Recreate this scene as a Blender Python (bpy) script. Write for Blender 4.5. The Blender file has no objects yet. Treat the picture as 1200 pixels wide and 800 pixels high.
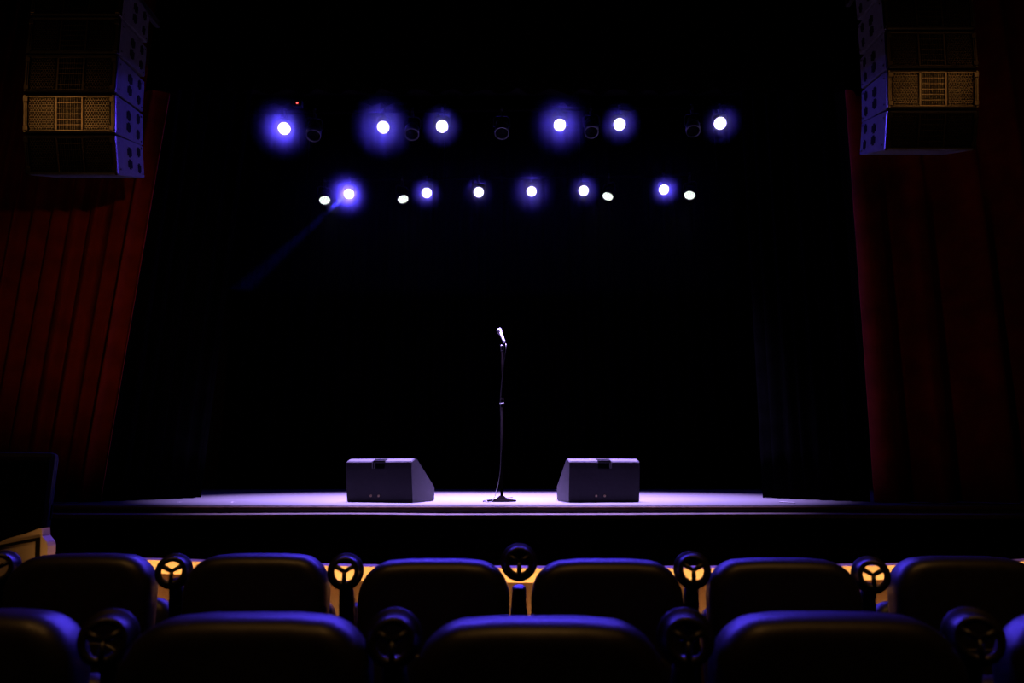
import bpy, bmesh, math, random
from mathutils import Vector, Matrix
random.seed(7)
R = math.radians
PI = math.pi
S = bpy.context.scene
COL = S.collection

# ------------------------------------------------------------------ render look
S.view_settings.view_transform = 'Standard'
S.view_settings.look = 'None'
S.view_settings.exposure = 0.0
S.view_settings.gamma = 1.0
S.view_settings.use_curve_mapping = False
S.cycles.max_bounces = 5
S.cycles.diffuse_bounces = 2
S.cycles.glossy_bounces = 3
S.cycles.volume_bounces = 0
S.cycles.volume_step_rate = 0.35
S.cycles.volume_preview_step_rate = 0.35
S.cycles.sample_clamp_indirect = 4.0

# ------------------------------------------------------------------ camera
PITCH = R(10.9)
EYE = Vector((0.0, 0.0, 1.23))
cd = bpy.data.cameras.new('camera')
cam = bpy.data.objects.new('camera', cd)
COL.objects.link(cam)
cam.location = EYE
cam.rotation_euler = (R(90) + PITCH, 0, 0)
cd.sensor_width = 36.0
cd.lens = 24.0
cd.clip_start = 0.05
cd.dof.use_dof = True
cd.dof.focus_distance = 6.6
cd.dof.aperture_fstop = 2.6
S.camera = cam
FOC = 800.0
cp, sp = math.cos(PITCH), math.sin(PITCH)


def at(px, py, Y):
    """point in the room that lies at distance Y in front of the camera position, seen at a pixel of the photo"""
    u, v = (px - 600) / FOC, (400 - py) / FOC
    t = Y / (cp - sp * v)
    return Vector((u * t, Y, EYE.z + (sp + cp * v) * t))


# ------------------------------------------------------------------ materials
def mat(name, col, rough=0.6, metal=0.0, spec=0.5, vary=0.25, scale=8.0, bump=0.0, sheen=0.0):
    m = bpy.data.materials.new(name)
    m.use_nodes = True
    nt = m.node_tree
    b = nt.nodes['Principled BSDF']
    b.inputs['Roughness'].default_value = rough
    b.inputs['Metallic'].default_value = metal
    b.inputs['Specular IOR Level'].default_value = spec
    if sheen:
        b.inputs['Sheen Weight'].default_value = sheen
    tc = nt.nodes.new('ShaderNodeTexCoord')
    nz = nt.nodes.new('ShaderNodeTexNoise')
    nz.inputs['Scale'].default_value = scale
    nz.inputs['Detail'].default_value = 4
    nt.links.new(tc.outputs['Object'], nz.inputs['Vector'])
    rp = nt.nodes.new('ShaderNodeValToRGB')
    rp.color_ramp.elements[0].position = 0.3
    rp.color_ramp.elements[1].position = 0.7
    rp.color_ramp.elements[0].color = tuple(c * (1 - vary) for c in col) + (1,)
    rp.color_ramp.elements[1].color = tuple(min(1, c * (1 + vary)) for c in col) + (1,)
    nt.links.new(nz.outputs['Fac'], rp.inputs['Fac'])
    nt.links.new(rp.outputs['Color'], b.inputs['Base Color'])
    if bump:
        bp = nt.nodes.new('ShaderNodeBump')
        bp.inputs['Strength'].default_value = bump
        bp.inputs['Distance'].default_value = 0.01
        nt.links.new(nz.outputs['Fac'], bp.inputs['Height'])
        nt.links.new(bp.outputs['Normal'], b.inputs['Normal'])
    return m


def emit(name, col, strength, cells=0.0):
    """a lamp lens: LED cells brighter than the gaps between them"""
    m = bpy.data.materials.new(name)
    m.use_nodes = True
    nt = m.node_tree
    for n in list(nt.nodes):
        nt.nodes.remove(n)
    out = nt.nodes.new('ShaderNodeOutputMaterial')
    e = nt.nodes.new('ShaderNodeEmission')
    e.inputs['Strength'].default_value = strength
    e.inputs['Color'].default_value = tuple(col) + (1,)
    if cells:
        tc = nt.nodes.new('ShaderNodeTexCoord')
        vo = nt.nodes.new('ShaderNodeTexVoronoi')
        vo.inputs['Scale'].default_value = cells
        vo.inputs['Randomness'].default_value = 0.15
        nt.links.new(tc.outputs['Object'], vo.inputs['Vector'])
        rp = nt.nodes.new('ShaderNodeValToRGB')
        rp.color_ramp.elements[0].position = 0.35
        rp.color_ramp.elements[0].color = tuple(col) + (1,)
        rp.color_ramp.elements[1].position = 0.62
        rp.color_ramp.elements[1].color = tuple(c * 0.35 for c in col) + (1,)
        nt.links.new(vo.outputs['Distance'], rp.inputs['Fac'])
        nt.links.new(rp.outputs['Color'], e.inputs['Color'])
    nt.links.new(e.outputs[0], out.inputs['Surface'])
    return m


M = {}
M['velvet_red'] = mat('red velvet', (0.085, 0.007, 0.003), 0.9, spec=0.06, vary=0.3, scale=5, bump=0.15)
M['velvet_black'] = mat('black velvet', (0.0006, 0.0006, 0.0007), 0.95, spec=0.0, vary=0.3, scale=6, bump=0.1)
M['stage_deck'] = mat('painted stage deck', (0.030, 0.0265, 0.029), 0.48, spec=0.5, vary=0.12, scale=2.2)
M['stage_face'] = mat('black painted stage front', (0.0024, 0.0018, 0.0013), 0.7, spec=0.1, vary=0.3, scale=4)
M['nosing'] = mat('dark stained wood nosing', (0.06, 0.030, 0.014), 0.5, spec=0.2, vary=0.3, scale=12)
M['ledge'] = mat('worn timber ledge', (0.06, 0.042, 0.035), 0.55, spec=0.25, vary=0.3, scale=9)
M['room_dark'] = mat('black plaster', (0.006, 0.005, 0.005), 0.9, spec=0.1, vary=0.2, scale=2)
M['carpet'] = mat('dark carpet', (0.012, 0.008, 0.008), 0.95, spec=0.05, vary=0.3, scale=60)
M['cream'] = mat('cream painted timber', (0.62, 0.50, 0.38), 0.5, spec=0.3, vary=0.06, scale=7)
M['oak'] = mat('dark oak panel', (0.035, 0.014, 0.006), 0.5, spec=0.3, vary=0.2, scale=10)
M['leather'] = mat('black vinyl upholstery', (0.009, 0.0075, 0.008), 0.40, spec=0.30, vary=0.2, scale=30, bump=0.06)
M['plastic'] = mat('black moulded plastic', (0.009, 0.008, 0.008), 0.36, spec=0.4, vary=0.2, scale=20)
M['frame_metal'] = mat('dark painted steel', (0.006, 0.005, 0.005), 0.55, metal=0.0, spec=0.2, vary=0.2, scale=20)
M['chrome'] = mat('bright steel', (0.6, 0.6, 0.62), 0.25, metal=1.0, vary=0.1, scale=20)
M['box_paint'] = mat('textured black cabinet paint', (0.013, 0.012, 0.013), 0.6, spec=0.2, vary=0.2, scale=40, bump=0.06)
M['wedge_paint'] = mat('worn black wedge paint', (0.0165, 0.0148, 0.0168), 0.5, spec=0.12, vary=0.15, scale=40)
M['spot_gloss'] = mat('gloss black spotlight can', (0.012, 0.012, 0.014), 0.3, spec=0.6, vary=0.2, scale=20)
M['pole_black'] = mat('matt black pole finish', (0.0012, 0.0009, 0.0009), 0.9, spec=0.0, vary=0.2, scale=20)
M['array_paint'] = mat('charcoal array cabinet paint', (0.038, 0.036, 0.040), 0.65, spec=0.15, vary=0.15, scale=25)
M['grille'] = mat('perforated steel grille', (0.13, 0.105, 0.08), 0.27, metal=1.0, spec=0.5, vary=0.2, scale=18)
M['void'] = mat('dark cavity', (0.0025, 0.0025, 0.0025), 0.9, spec=0.05, vary=0.2, scale=10)
M['brass'] = mat('brass socket', (0.75, 0.55, 0.25), 0.35, metal=1.0, vary=0.1)
M['mic_silver'] = mat('silver microphone grille', (0.20, 0.19, 0.20), 0.45, metal=0.6, vary=0.2, scale=400)
M['tape'] = mat('white cloth tape', (0.16, 0.15, 0.15), 0.8, vary=0.05)
M['lamp_glass'] = mat('dark lamp glass', (0.001, 0.001, 0.0012), 0.6, spec=0.02, vary=0.1)
M['lens_violet'] = emit('lit violet lens', (0.62, 0.55, 1.0), 7.0)
M['lens_white'] = emit('lit white lens', (0.90, 1.0, 0.93), 2.4, cells=26.0)
M['led_red'] = emit('red indicator', (1.0, 0.06, 0.05), 3.0)


# ------------------------------------------------------------------ mesh helpers
def obj(name, bm, m, parent=None, smooth=False, loc=None, rot=None):
    me = bpy.data.meshes.new(name)
    bmesh.ops.recalc_face_normals(bm, faces=bm.faces[:])
    bm.to_mesh(me)
    bm.free()
    for p in me.polygons:
        p.use_smooth = smooth
    if m is not None:
        me.materials.append(M[m] if isinstance(m, str) else m)
    o = bpy.data.objects.new(name, me)
    COL.objects.link(o)
    if parent is not None:
        o.parent = parent
    if loc is not None:
        o.location = loc
    if rot is not None:
        o.rotation_euler = rot
    return o


def empty(name, loc=(0, 0, 0), rot=(0, 0, 0)):
    o = bpy.data.objects.new(name, None)
    o.empty_display_size = 0.1
    COL.objects.link(o)
    o.location = loc
    o.rotation_euler = rot
    return o


def tag(o, label=None, cat=None, group=None, kind=None):
    if label:
        o['label'] = label
    if cat:
        o['category'] = cat
    if group:
        o['group'] = group
    if kind:
        o['kind'] = kind
    return o


def struct(name, bm, m, smooth=False):
    return tag(obj(name, bm, m, smooth=smooth), kind='structure')


def copy_tree(o, parent=None):
    c = o.copy()
    COL.objects.link(c)
    if parent is not None:
        c.parent = parent
    for ch in list(o.children):
        copy_tree(ch, c)
    return c


def B():
    return bmesh.new()


def box(bm, lo, hi, bev=0.0, mtx=None):
    lo, hi = Vector(lo), Vector(hi)
    r = bmesh.ops.create_cube(bm, size=1.0, matrix=Matrix.Translation((lo + hi) / 2) @ Matrix.Diagonal(tuple(hi - lo) + (1,)))
    vs = r['verts']
    if bev:
        es = {e for v in vs for e in v.link_edges}
        rr = bmesh.ops.bevel(bm, geom=list(es), offset=bev, segments=2, affect='EDGES', profile=0.5)
        vs = list({v for f in rr['faces'] for v in f.verts} | {v for v in vs if v.is_valid})
    if mtx is not None:
        bmesh.ops.transform(bm, matrix=mtx, verts=vs)
    return bm


def tube(bm, pts, rad, n=10, cap=True):
    """round bar along a polyline; rad a number or one per point"""
    pts = [Vector(p) for p in pts]
    rs = rad if isinstance(rad, (list, tuple)) else [rad] * len(pts)
    rings = []
    ref = None
    for i, p in enumerate(pts):
        if i == 0:
            d = pts[1] - p
        elif i == len(pts) - 1:
            d = p - pts[i - 1]
        else:
            d = (pts[i + 1] - p).normalized() + (p - pts[i - 1]).normalized()
        d.normalize()
        if ref is None:
            ref = Vector((0, 0, 1)) if abs(d.z) < 0.9 else Vector((1, 0, 0))
        a = d.cross(ref).normalized()
        b = d.cross(a).normalized()
        ref = a.cross(d) if a.cross(d).length > 1e-6 else ref
        rings.append([bm.verts.new(p + (a * math.cos(2 * PI * k / n) + b * math.sin(2 * PI * k / n)) * rs[i]) for k in range(n)])
    for i in range(len(rings) - 1):
        for k in range(n):
            bm.faces.new((rings[i][k], rings[i][(k + 1) % n], rings[i + 1][(k + 1) % n], rings[i + 1][k]))
    if cap:
        bm.faces.new(rings[0])
        bm.faces.new(rings[-1])
    return bm


def lathe(bm, prof, n=24, mtx=None, close=False):
    """prof: (radius, z) pairs turned about Z"""
    rings = []
    new = []
    for r, z in prof:
        if r < 1e-6:
            v = bm.verts.new((0, 0, z))
            rings.append([v])
            new.append(v)
        else:
            ring = [bm.verts.new((r * math.cos(2 * PI * k / n), r * math.sin(2 * PI * k / n), z)) for k in range(n)]
            rings.append(ring)
            new += ring
    pairs = list(zip(rings, rings[1:]))
    if close:
        pairs.append((rings[-1], rings[0]))
    for a, b in pairs:
        for k in range(n):
            k2 = (k + 1) % n
            if len(a) == 1 and len(b) == 1:
                continue
            if len(a) == 1:
                bm.faces.new((a[0], b[k2], b[k]))
            elif len(b) == 1:
                bm.faces.new((a[k], a[k2], b[0]))
            else:
                bm.faces.new((a[k], a[k2], b[k2], b[k]))
    if mtx is not None:
        bmesh.ops.transform(bm, matrix=mtx, verts=new)
    return bm


def prism(bm, poly, a, b, axis='y', mtx=None):
    """extrude a 2D outline from a to b along an axis; outline in the other two axes"""
    def P(u, v, w):
        return {'y': (u, w, v), 'x': (w, u, v), 'z': (u, v, w)}[axis]
    A = [bm.verts.new(P(u, v, a)) for u, v in poly]
    C = [bm.verts.new(P(u, v, b)) for u, v in poly]
    n = len(poly)
    bm.faces.new(A)
    bm.faces.new(C)
    for i in range(n):
        bm.faces.new((A[i], A[(i + 1) % n], C[(i + 1) % n], C[i]))
    if mtx is not None:
        bmesh.ops.transform(bm, matrix=mtx, verts=A + C)
    return bm


def rounded(w0, w1, z0, z1, r, k=8, crown=0.0, ax=1.12):
    """outline in XZ: half width w0 at the bottom, w1 at the top, big round top corners"""
    pts = [(-w0 + 0.03, z0), (w0 - 0.03, z0)]
    for i in range(4):
        a = -PI / 2 + (PI / 2) * (i + 1) / 4
        pts.append((w0 - 0.03 + 0.03 * math.cos(a), z0 + 0.03 + 0.03 * math.sin(a)))
    for i in range(5):
        t = (i + 1) / 6
        pts.append((w0 + (w1 - w0) * t, z0 + 0.03 + (z1 - r - z0 - 0.03) * t))
    for i in range(k + 1):
        a = (PI / 2) * i / k
        pts.append((w1 - r * ax + r * ax * math.cos(a), z1 - r + r * math.sin(a)))
    for i in range(1, 6):
        x = (w1 - r * ax) * (1 - 2 * i / 6)
        pts.append((x, z1 + crown * (1 - (x / w1) ** 2)))
    for i in range(k + 1):
        a = PI / 2 + (PI / 2) * i / k
        pts.append((-(w1 - r * ax) + r * ax * math.cos(a), z1 - r + r * math.sin(a)))
    for i in range(5):
        t = 1 - (i + 1) / 6
        pts.append((-(w0 + (w1 - w0) * t), z0 + 0.03 + (z1 - r - z0 - 0.03) * t))
    for i in range(4):
        a = PI + (PI / 2) * i / 4
        pts.append((-(w0 - 0.03) + 0.03 * math.cos(a), z0 + 0.03 + 0.03 * math.sin(a)))
    return pts


def pillow(bm, pts, y0, y1, r, k=6, bulge=0.0, n_in=3):
    """a padded slab: outline pts in XZ, rounded rims of radius r between y0 and y1"""
    n = len(pts)
    P = [Vector((x, 0, z)) for x, z in pts]
    cen = sum(P, Vector()) / n
    nor = []
    for i in range(n):
        t = (P[(i + 1) % n] - P[i - 1])
        t = t.normalized() if t.length > 1e-9 else Vector((1, 0, 0))
        nor.append(Vector((t.z, 0, -t.x)))
    prof = []
    for i in range(k + 1):
        a = (PI / 2) * i / k
        prof.append((r * (1 - math.sin(a)), y0 + r * (1 - math.cos(a))))
    for i in range(k + 1):
        a = (PI / 2) * (1 - i / k)
        prof.append((r * (1 - math.sin(a)), y1 - r * (1 - math.cos(a))))
    rings = [[bm.verts.new(P[i] - nor[i] * ins + Vector((0, y, 0))) for i in range(n)] for ins, y in prof]
    for a, b in zip(rings, rings[1:]):
        for i in range(n):
            j = (i + 1) % n
            bm.faces.new((a[i], a[j], b[j], b[i]))
    for ring, yy, sg in ((rings[0], y0, -1), (rings[-1], y1, 1)):
        prev = ring
        for q in range(1, n_in + 1):
            f = 1 - q / (n_in + 0.6)
            cur = [bm.verts.new(cen + (v.co - cen - Vector((0, v.co.y - cen.y, 0))) * (f / (1 - (q - 1) / (n_in + 0.6)) if False else 1.0) * 1.0 if False else
                                Vector((cen.x + (ring[i].co.x - cen.x) * f, yy + sg * bulge * (1 - f * f), cen.z + (ring[i].co.z - cen.z) * f))) for i, v in enumerate(prev)]
            for i in range(n):
                j = (i + 1) % n
                bm.faces.new((prev[i], prev[j], cur[j], cur[i]))
            prev = cur
        bm.faces.new(prev)
    return bm


def curtain_bm(bot0, bot1, top0, top1, folds, amp, nu_per=10, nv=14, gather=0.35, thick=0.012, seed=1, hem=0.0):
    """a hanging cloth: sine folds across, deeper towards the floor; bottom edge bot0-bot1, top edge top0-top1"""
    rnd = random.Random(seed)
    ph = [rnd.uniform(-0.5, 0.5) for _ in range(int(folds) + 3)]
    am = [rnd.uniform(0.65, 1.2) for _ in range(int(folds) + 3)]
    bot0, bot1, top0, top1 = map(Vector, (bot0, bot1, top0, top1))
    nu = int(folds * nu_per)
    bm = B()
    d = (bot1 - bot0)
    d.z = 0
    d.normalize()
    nrm = Vector((d.y, -d.x, 0))
    layers = []
    for side in (0, 1):
        grid = []
        for j in range(nv + 1):
            t = j / nv
            row = []
            for i in range(nu + 1):
                s = i / nu
                p = bot0.lerp(bot1, s).lerp(top0.lerp(top1, s), t)
                q = s * folds
                k = int(q)
                a = amp * am[k] * (1 - gather * t)
                off = a * math.sin(2 * PI * q + ph[k] * math.sin(PI * (q - k)) + 0.5 * t * ph[k + 1])
                off += 0.25 * a * math.sin(4.3 * PI * q + 2 * t)
                row.append(bm.verts.new(p + nrm * (off + (thick if side else 0)) + d * 0.25 * a * math.sin(3.1 * q + 1.5 * t) * (0 if i in (0, nu) else 1)))
            grid.append(row)
        layers.append(grid)
    for g in layers:
        for j in range(nv):
            for i in range(nu):
                bm.faces.new((g[j][i], g[j][i + 1], g[j + 1][i + 1], g[j + 1][i]))
    a, b = layers
    for j in range(nv):
        for i in (0, nu):
            bm.faces.new((a[j][i], a[j + 1][i], b[j + 1][i], b[j][i]))
    for i in range(nu):
        for j in (0, nv):
            bm.faces.new((a[j][i], a[j][i + 1], b[j][i + 1], b[j][i]))
    return bm


# ------------------------------------------------------------------ the room
STAGE_Z = 0.98
STAGE_Y = 5.5
XL, XR, YB, YF, ZC = -6.4, 6.4, -5.5, 12.2, 8.0
struct('floor', box(B(), (XL, YB, -0.2), (XR, YF, 0.0)), 'carpet')
struct('ceiling', box(B(), (XL, YB, ZC), (XR, YF, ZC + 0.2)), 'room_dark')
struct('wall_left', box(B(), (XL - 0.2, YB, 0), (XL, YF, ZC)), 'room_dark')
struct('wall_right', box(B(), (XR, YB, 0), (XR + 0.2, YF, ZC)), 'room_dark')
struct('wall_front', box(B(), (XL, YF, 0), (XR, YF + 0.2, ZC)), 'room_dark')
struct('wall_back', box(B(), (XL, YB - 0.2, 0), (XR, YB, ZC)), 'room_dark')
struct('stage_floor', box(B(), (XL, STAGE_Y, 0.90), (XR, YF, STAGE_Z), 0.004), 'stage_deck')
# stage front: recessed black boards with upright battens and a rail
bm = B()
box(bm, (XL, STAGE_Y + 0.02, 0), (XR, STAGE_Y + 0.10, 0.90))
box(bm, (XL, STAGE_Y - 0.015, 0.60), (XR, STAGE_Y + 0.02, 0.632), 0.004)
box(bm, (XL, STAGE_Y - 0.01, 0.0), (XR, STAGE_Y + 0.02, 0.12), 0.004)
for k in range(11):
    x = -5.6 + k * 1.12
    box(bm, (x - 0.02, STAGE_Y - 0.005, 0.12), (x + 0.02, STAGE_Y + 0.02, 0.60), 0.004)
struct('stage_wall', bm, 'stage_face')
# nosing below the deck edge, then the slightly bowed ledge in front of it
struct('trim_1', box(B(), (XL, STAGE_Y - 0.022, 0.948), (XR, STAGE_Y + 0.0, 0.972), 0.005), 'nosing')
bm = B()
ex = [XL + (XR - XL) * i / 60 for i in range(61)]
rows = []
for x in ex:
    wv = 0.012 * math.exp(-((x + 0.55) / 0.45) ** 2) + 0.006 * math.sin(x * 2.1 + 0.6)
    y0 = STAGE_Y - 0.17 - wv
    zt = 0.921 - wv * 0.35
    rows.append([(x, y0, zt - 0.03), (x, y0, zt), (x, y0 + 0.10, zt + 0.003), (x, STAGE_Y + 0.02, zt + 0.003), (x, STAGE_Y + 0.02, zt - 0.03)])
V = [[bm.verts.new(p) for p in r] for r in rows]
for a, b in zip(V, V[1:]):
    for k in range(5):
        bm.faces.new((a[k], a[(k + 1) % 5], b[(k + 1) % 5], b[k]))
bm.faces.new(V[0])
bm.faces.new(V[-1])
struct('trim_2', bm, 'ledge')

# pit wall between the front seats and the stage: bowed towards the seats, cream top band over an oak panel
PIT = [(-4.6, 4.25), (-3.4, 3.82), (-2.45, 3.56), (-1.7, 3.38), (-0.95, 3.19), (-0.3, 3.12), (0.3, 3.10), (0.9, 3.11), (1.6, 3.18), (2.3, 3.32), (3.1, 3.56), (4.0, 3.9), (4.8, 4.25)]


def pit_y(x):
    for (x0, y0), (x1, y1) in zip(PIT, PIT[1:]):
        if x0 <= x <= x1:
            t = (x - x0) / (x1 - x0)
            t = t * t * (3 - 2 * t) * 0.4 + t * 0.6
            return y0 + (y1 - y0) * t
    return PIT[-1][1]


def pit_strip(y_off0, y_off1, z0, z1, x0=-4.6, x1=4.8, n=70):
    bm = B()
    V = []
    for i in range(n + 1):
        x = x0 + (x1 - x0) * i / n
        y = pit_y(x)
        V.append([bm.verts.new(p) for p in ((x, y + y_off0, z0), (x, y + y_off0, z1), (x, y + y_off1, z1), (x, y + y_off1, z0))])
    for a, b in zip(V, V[1:]):
        for k in range(4):
            bm.faces.new((a[k], a[(k + 1) % 4], b[(k + 1) % 4], b[k]))
    bm.faces.new(V[0])
    bm.faces.new(V[-1])
    return bm


PT = 0.826
struct('pit_wall', pit_strip(0.0, 0.05, 0.0, PT - 0.06), 'oak')
struct('trim_3', pit_strip(-0.018, 0.058, PT - 0.06, PT), 'cream')

# ------------------------------------------------------------------ drapes
o = obj('backdrop_curtain', curtain_bm((-4.6, 11.2, STAGE_Z + 0.005), (4.6, 11.2, STAGE_Z + 0.005), (-4.6, 11.2, 7.7), (4.6, 11.2, 7.7), 34, 0.07, seed=3), 'velvet_black', smooth=True)
tag(o, 'wide black backdrop curtain closing off the rear of the stage', 'curtain')
o = obj('border_curtain', curtain_bm((-3.36, 5.72, 4.66), (3.3, 5.72, 4.66), (-3.3, 5.72, 7.9), (3.3, 5.72, 7.9), 22, 0.05, seed=4), 'velvet_black', smooth=True)
tag(o, 'black border curtain hanging across the top of the stage opening', 'curtain')
lz = STAGE_Z + 0.005
o = obj('leg_curtain', curtain_bm((-3.20, 7.2, lz), (-3.62, 6.12, lz), (-2.90, 7.2, 7.6), (-3.4, 6.12, 7.6), 7, 0.05, seed=5), 'velvet_black', smooth=True)
tag(o, 'black side leg curtain with pale edge beside the brighter red curtain', 'curtain', 'black leg curtains at the stage sides')
o = obj('leg_curtain', curtain_bm((2.58, 7.15, lz), (3.12, 6.12, lz), (2.66, 7.15, 7.6), (3.2, 6.12, 7.6), 7, 0.05, seed=6), 'velvet_black', smooth=True)
tag(o, 'black side leg curtain ending at the cable scrap on the stage floor', 'curtain', 'black leg curtains at the stage sides')
o = obj('stage_curtain', curtain_bm((-3.53, 6.0, lz), (-6.2, 5.95, lz), (-3.13, 6.0, 7.7), (-6.2, 5.95, 7.7), 16, 0.055, seed=11), 'velvet_red', smooth=True)
tag(o, 'red velvet stage curtain behind the tall black speaker cabinet, the brighter red one', 'curtain', 'red house curtains')
o = obj('stage_curtain', curtain_bm((3.09, 5.98, lz), (6.2, 5.95, lz), (3.25, 5.98, 7.7), (6.2, 5.95, 7.7), 6.5, 0.125, seed=12), 'velvet_red', smooth=True)
tag(o, 'very dark red velvet stage curtain behind the shorter hanging speaker column', 'curtain', 'red house curtains')


# ------------------------------------------------------------------ line arrays
def hex_grille(bm, w, h, pitch, hole, y, rim=0.006):
    """sheet w x h in XZ with hexagonal holes in honeycomb rows, centred on the origin"""
    nx = int((w - 2 * rim) / pitch)
    dz = pitch * 0.866
    nz = int((h - 2 * rim) / dz)
    R1 = pitch / math.sqrt(3)
    for j in range(nz):
        for i in range(nx - (j % 2)):
            cx = (i - (nx - 1) / 2 + 0.5 * (j % 2)) * pitch
            cz = (j - (nz - 1) / 2) * dz
            o = [bm.verts.new((cx + R1 * math.cos(PI / 6 + PI / 3 * k), y, cz + R1 * math.sin(PI / 6 + PI / 3 * k))) for k in range(6)]
            q = [bm.verts.new((cx + hole * math.cos(PI / 6 + PI / 3 * k), y, cz + hole * math.sin(PI / 6 + PI / 3 * k))) for k in range(6)]
            q2 = [bm.verts.new((cx + hole * math.cos(PI / 6 + PI / 3 * k), y + 0.003, cz + hole * math.sin(PI / 6 + PI / 3 * k))) for k in range(6)]
            for k in range(6):
                k2 = (k + 1) % 6
                bm.faces.new((o[k], o[k2], q[k2], q[k]))
                bm.faces.new((q[k], q[k2], q2[k2], q2[k]))
    bmesh.ops.remove_doubles(bm, verts=bm.verts[:], dist=0.0004)
    # rim frame
    for lo, hi in (((-w / 2, y - 0.003, h / 2 - rim), (w / 2, y + 0.004, h / 2)), ((-w / 2, y - 0.003, -h / 2), (w / 2, y + 0.004, -h / 2 + rim)),
                   ((-w / 2, y - 0.003, -h / 2), (-w / 2 + rim, y + 0.004, h / 2)), ((w / 2 - rim, y - 0.003, -h / 2), (w / 2, y + 0.004, h / 2))):
        box(bm, lo, hi)
    return bm


BW, BH, BD = 0.716, 0.306, 0.40          # cabinet width, front height, depth


def make_array_box():
    """origin: middle of the top front edge; front faces -Y"""
    t = empty('line_array_speaker')
    w, h, d = BW / 2, BH, BD
    # cabinet: side profile a trapezoid, taller at the front
    prof = [(0.012, 0.0), (0.012, -h), (d * 0.6, -h + 0.013), (d, -h + 0.022), (d, -0.022), (d * 0.6, -0.013)]
    bm = prism(B(), prof, -w, w, 'x')
    es = [e for e in bm.edges]
    bmesh.ops.bevel(bm, geom=es, offset=0.006, segments=2, affect='EDGES')
    obj('cabinet', bm, 'array_paint', t)
    # dark recess behind the grilles
    bm = B()
    box(bm, (-w + 0.025, 0.006, -h + 0.02), (w - 0.025, 0.0125, -0.02))
    obj('baffle', bm, 'void', t)
    gw = 0.232
    for s in (-1, 1):
        bm = hex_grille(B(), gw, h - 0.034, 0.0205, 0.0092, 0.0)
        obj('side_grille', bm, 'grille', t, loc=(s * 0.2175, 0.0, -h / 2))
        # rounded side rail with lugs
        bm = B()
        box(bm, (-0.0125, -0.006, -h + 0.004), (0.0125, 0.02, -0.004), 0.005)
        box(bm, (-0.012 - (0.018 if s > 0 else 0), -0.010, -h + 0.02), (0.012 + (0.018 if s < 0 else 0), 0.0, -h + 0.062), 0.004)
        box(bm, (-0.012 - (0.018 if s > 0 else 0), -0.010, -0.062), (0.012 + (0.018 if s < 0 else 0), 0.0, -0.02), 0.004)
        obj('side_rail', bm, 'grille', t, loc=(s * (w - 0.0125), 0, 0))
        # rigging pockets and pins on the side wall
        for yy, zz, ww, hh in ((0.19, -0.105, 0.062, 0.056), (0.19, -0.20, 0.062, 0.056), (0.325, -0.085, 0.046, 0.056), (0.325, -0.215, 0.046, 0.056)):
            x0, x1 = (w - 0.002, w + 0.003)
            bm = B()
            box(bm, (x0, yy - ww / 2, zz - hh / 2), (x1, yy + ww / 2, zz + hh / 2), 0.0012)
            box(bm, (x0, yy - ww / 5, zz - hh / 2 - 0.012), (x1, yy + ww / 5, zz + hh / 2 + 0.012), 0.0012)
            if s < 0:
                bmesh.ops.transform(bm, matrix=Matrix.Diagonal((-1, 1, 1, 1)), verts=bm.verts[:])
            obj('handle_pocket', bm, 'void', t)
        for yy, zz in ((0.05, -0.05), (0.05, -h + 0.05), (0.375, -0.05), (0.375, -h + 0.05)):
            bm = lathe(B(), [(0, 0), (0.008, 0), (0.008, 0.006), (0, 0.008)], 8, Matrix.Translation((s * (w - 0.001), yy, zz)) @ Matrix.Rotation(s * PI / 2, 4, 'Y'))
            obj('rigging_pin', bm, 'frame_metal', t)
    # horn section: vertical ribs crossed by louvres
    bm = B()
    for i in range(12):
        x = -0.094 + 0.188 * i / 11
        box(bm, (x - 0.0016, -0.001, -h + 0.024), (x + 0.0016, 0.004, -0.024))
    for k in range(7):
        z = -0.024 - (h - 0.048) * k / 6
        box(bm, (-0.096, -0.003, z - 0.0028), (0.096, 0.003, z + 0.0028))
    for lo, hi in (((-0.101, -0.004, -h + 0.017), (-0.095, 0.005, -0.017)), ((0.095, -0.004, -h + 0.017), (0.101, 0.005, -0.017)),
                   ((-0.1, -0.004, -0.023), (0.1, 0.005, -0.017)), ((-0.1, -0.004, -h + 0.017), (0.1, 0.005, -h + 0.023))):
        box(bm, lo, hi)
    obj('horn_grille', bm, 'grille', t)
    # top and bottom lips of the front
    bm = B()
    box(bm, (-w + 0.02, -0.008, -0.017), (w - 0.02, 0.014, -0.004), 0.004)
    box(bm, (-w + 0.02, -0.008, -h + 0.004), (w - 0.02, 0.014, -h + 0.017), 0.004)
    obj('front_lip', bm, 'array_paint', t)
    return t


ARRAY = make_array_box()
tops = [0.0]


def hang_array(cx, z_bottom_list, tilts, top_z, y0, words, side_word, first):
    y, z = y0, top_z
    for i, th in enumerate(tilts):
        o = ARRAY if (first and i == 0) else copy_tree(ARRAY)
        o.location = (cx, y, z)
        # pitch the face towards the seats: the lower edge goes back
        o.rotation_euler = (R(th), 0, 0)
        tag(o, words[i], 'loudspeaker', 'speakers hanging in the two line arrays')
        st = BH + 0.012
        y += st * math.sin(R(th))
        z -= st * math.cos(R(th))


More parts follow.
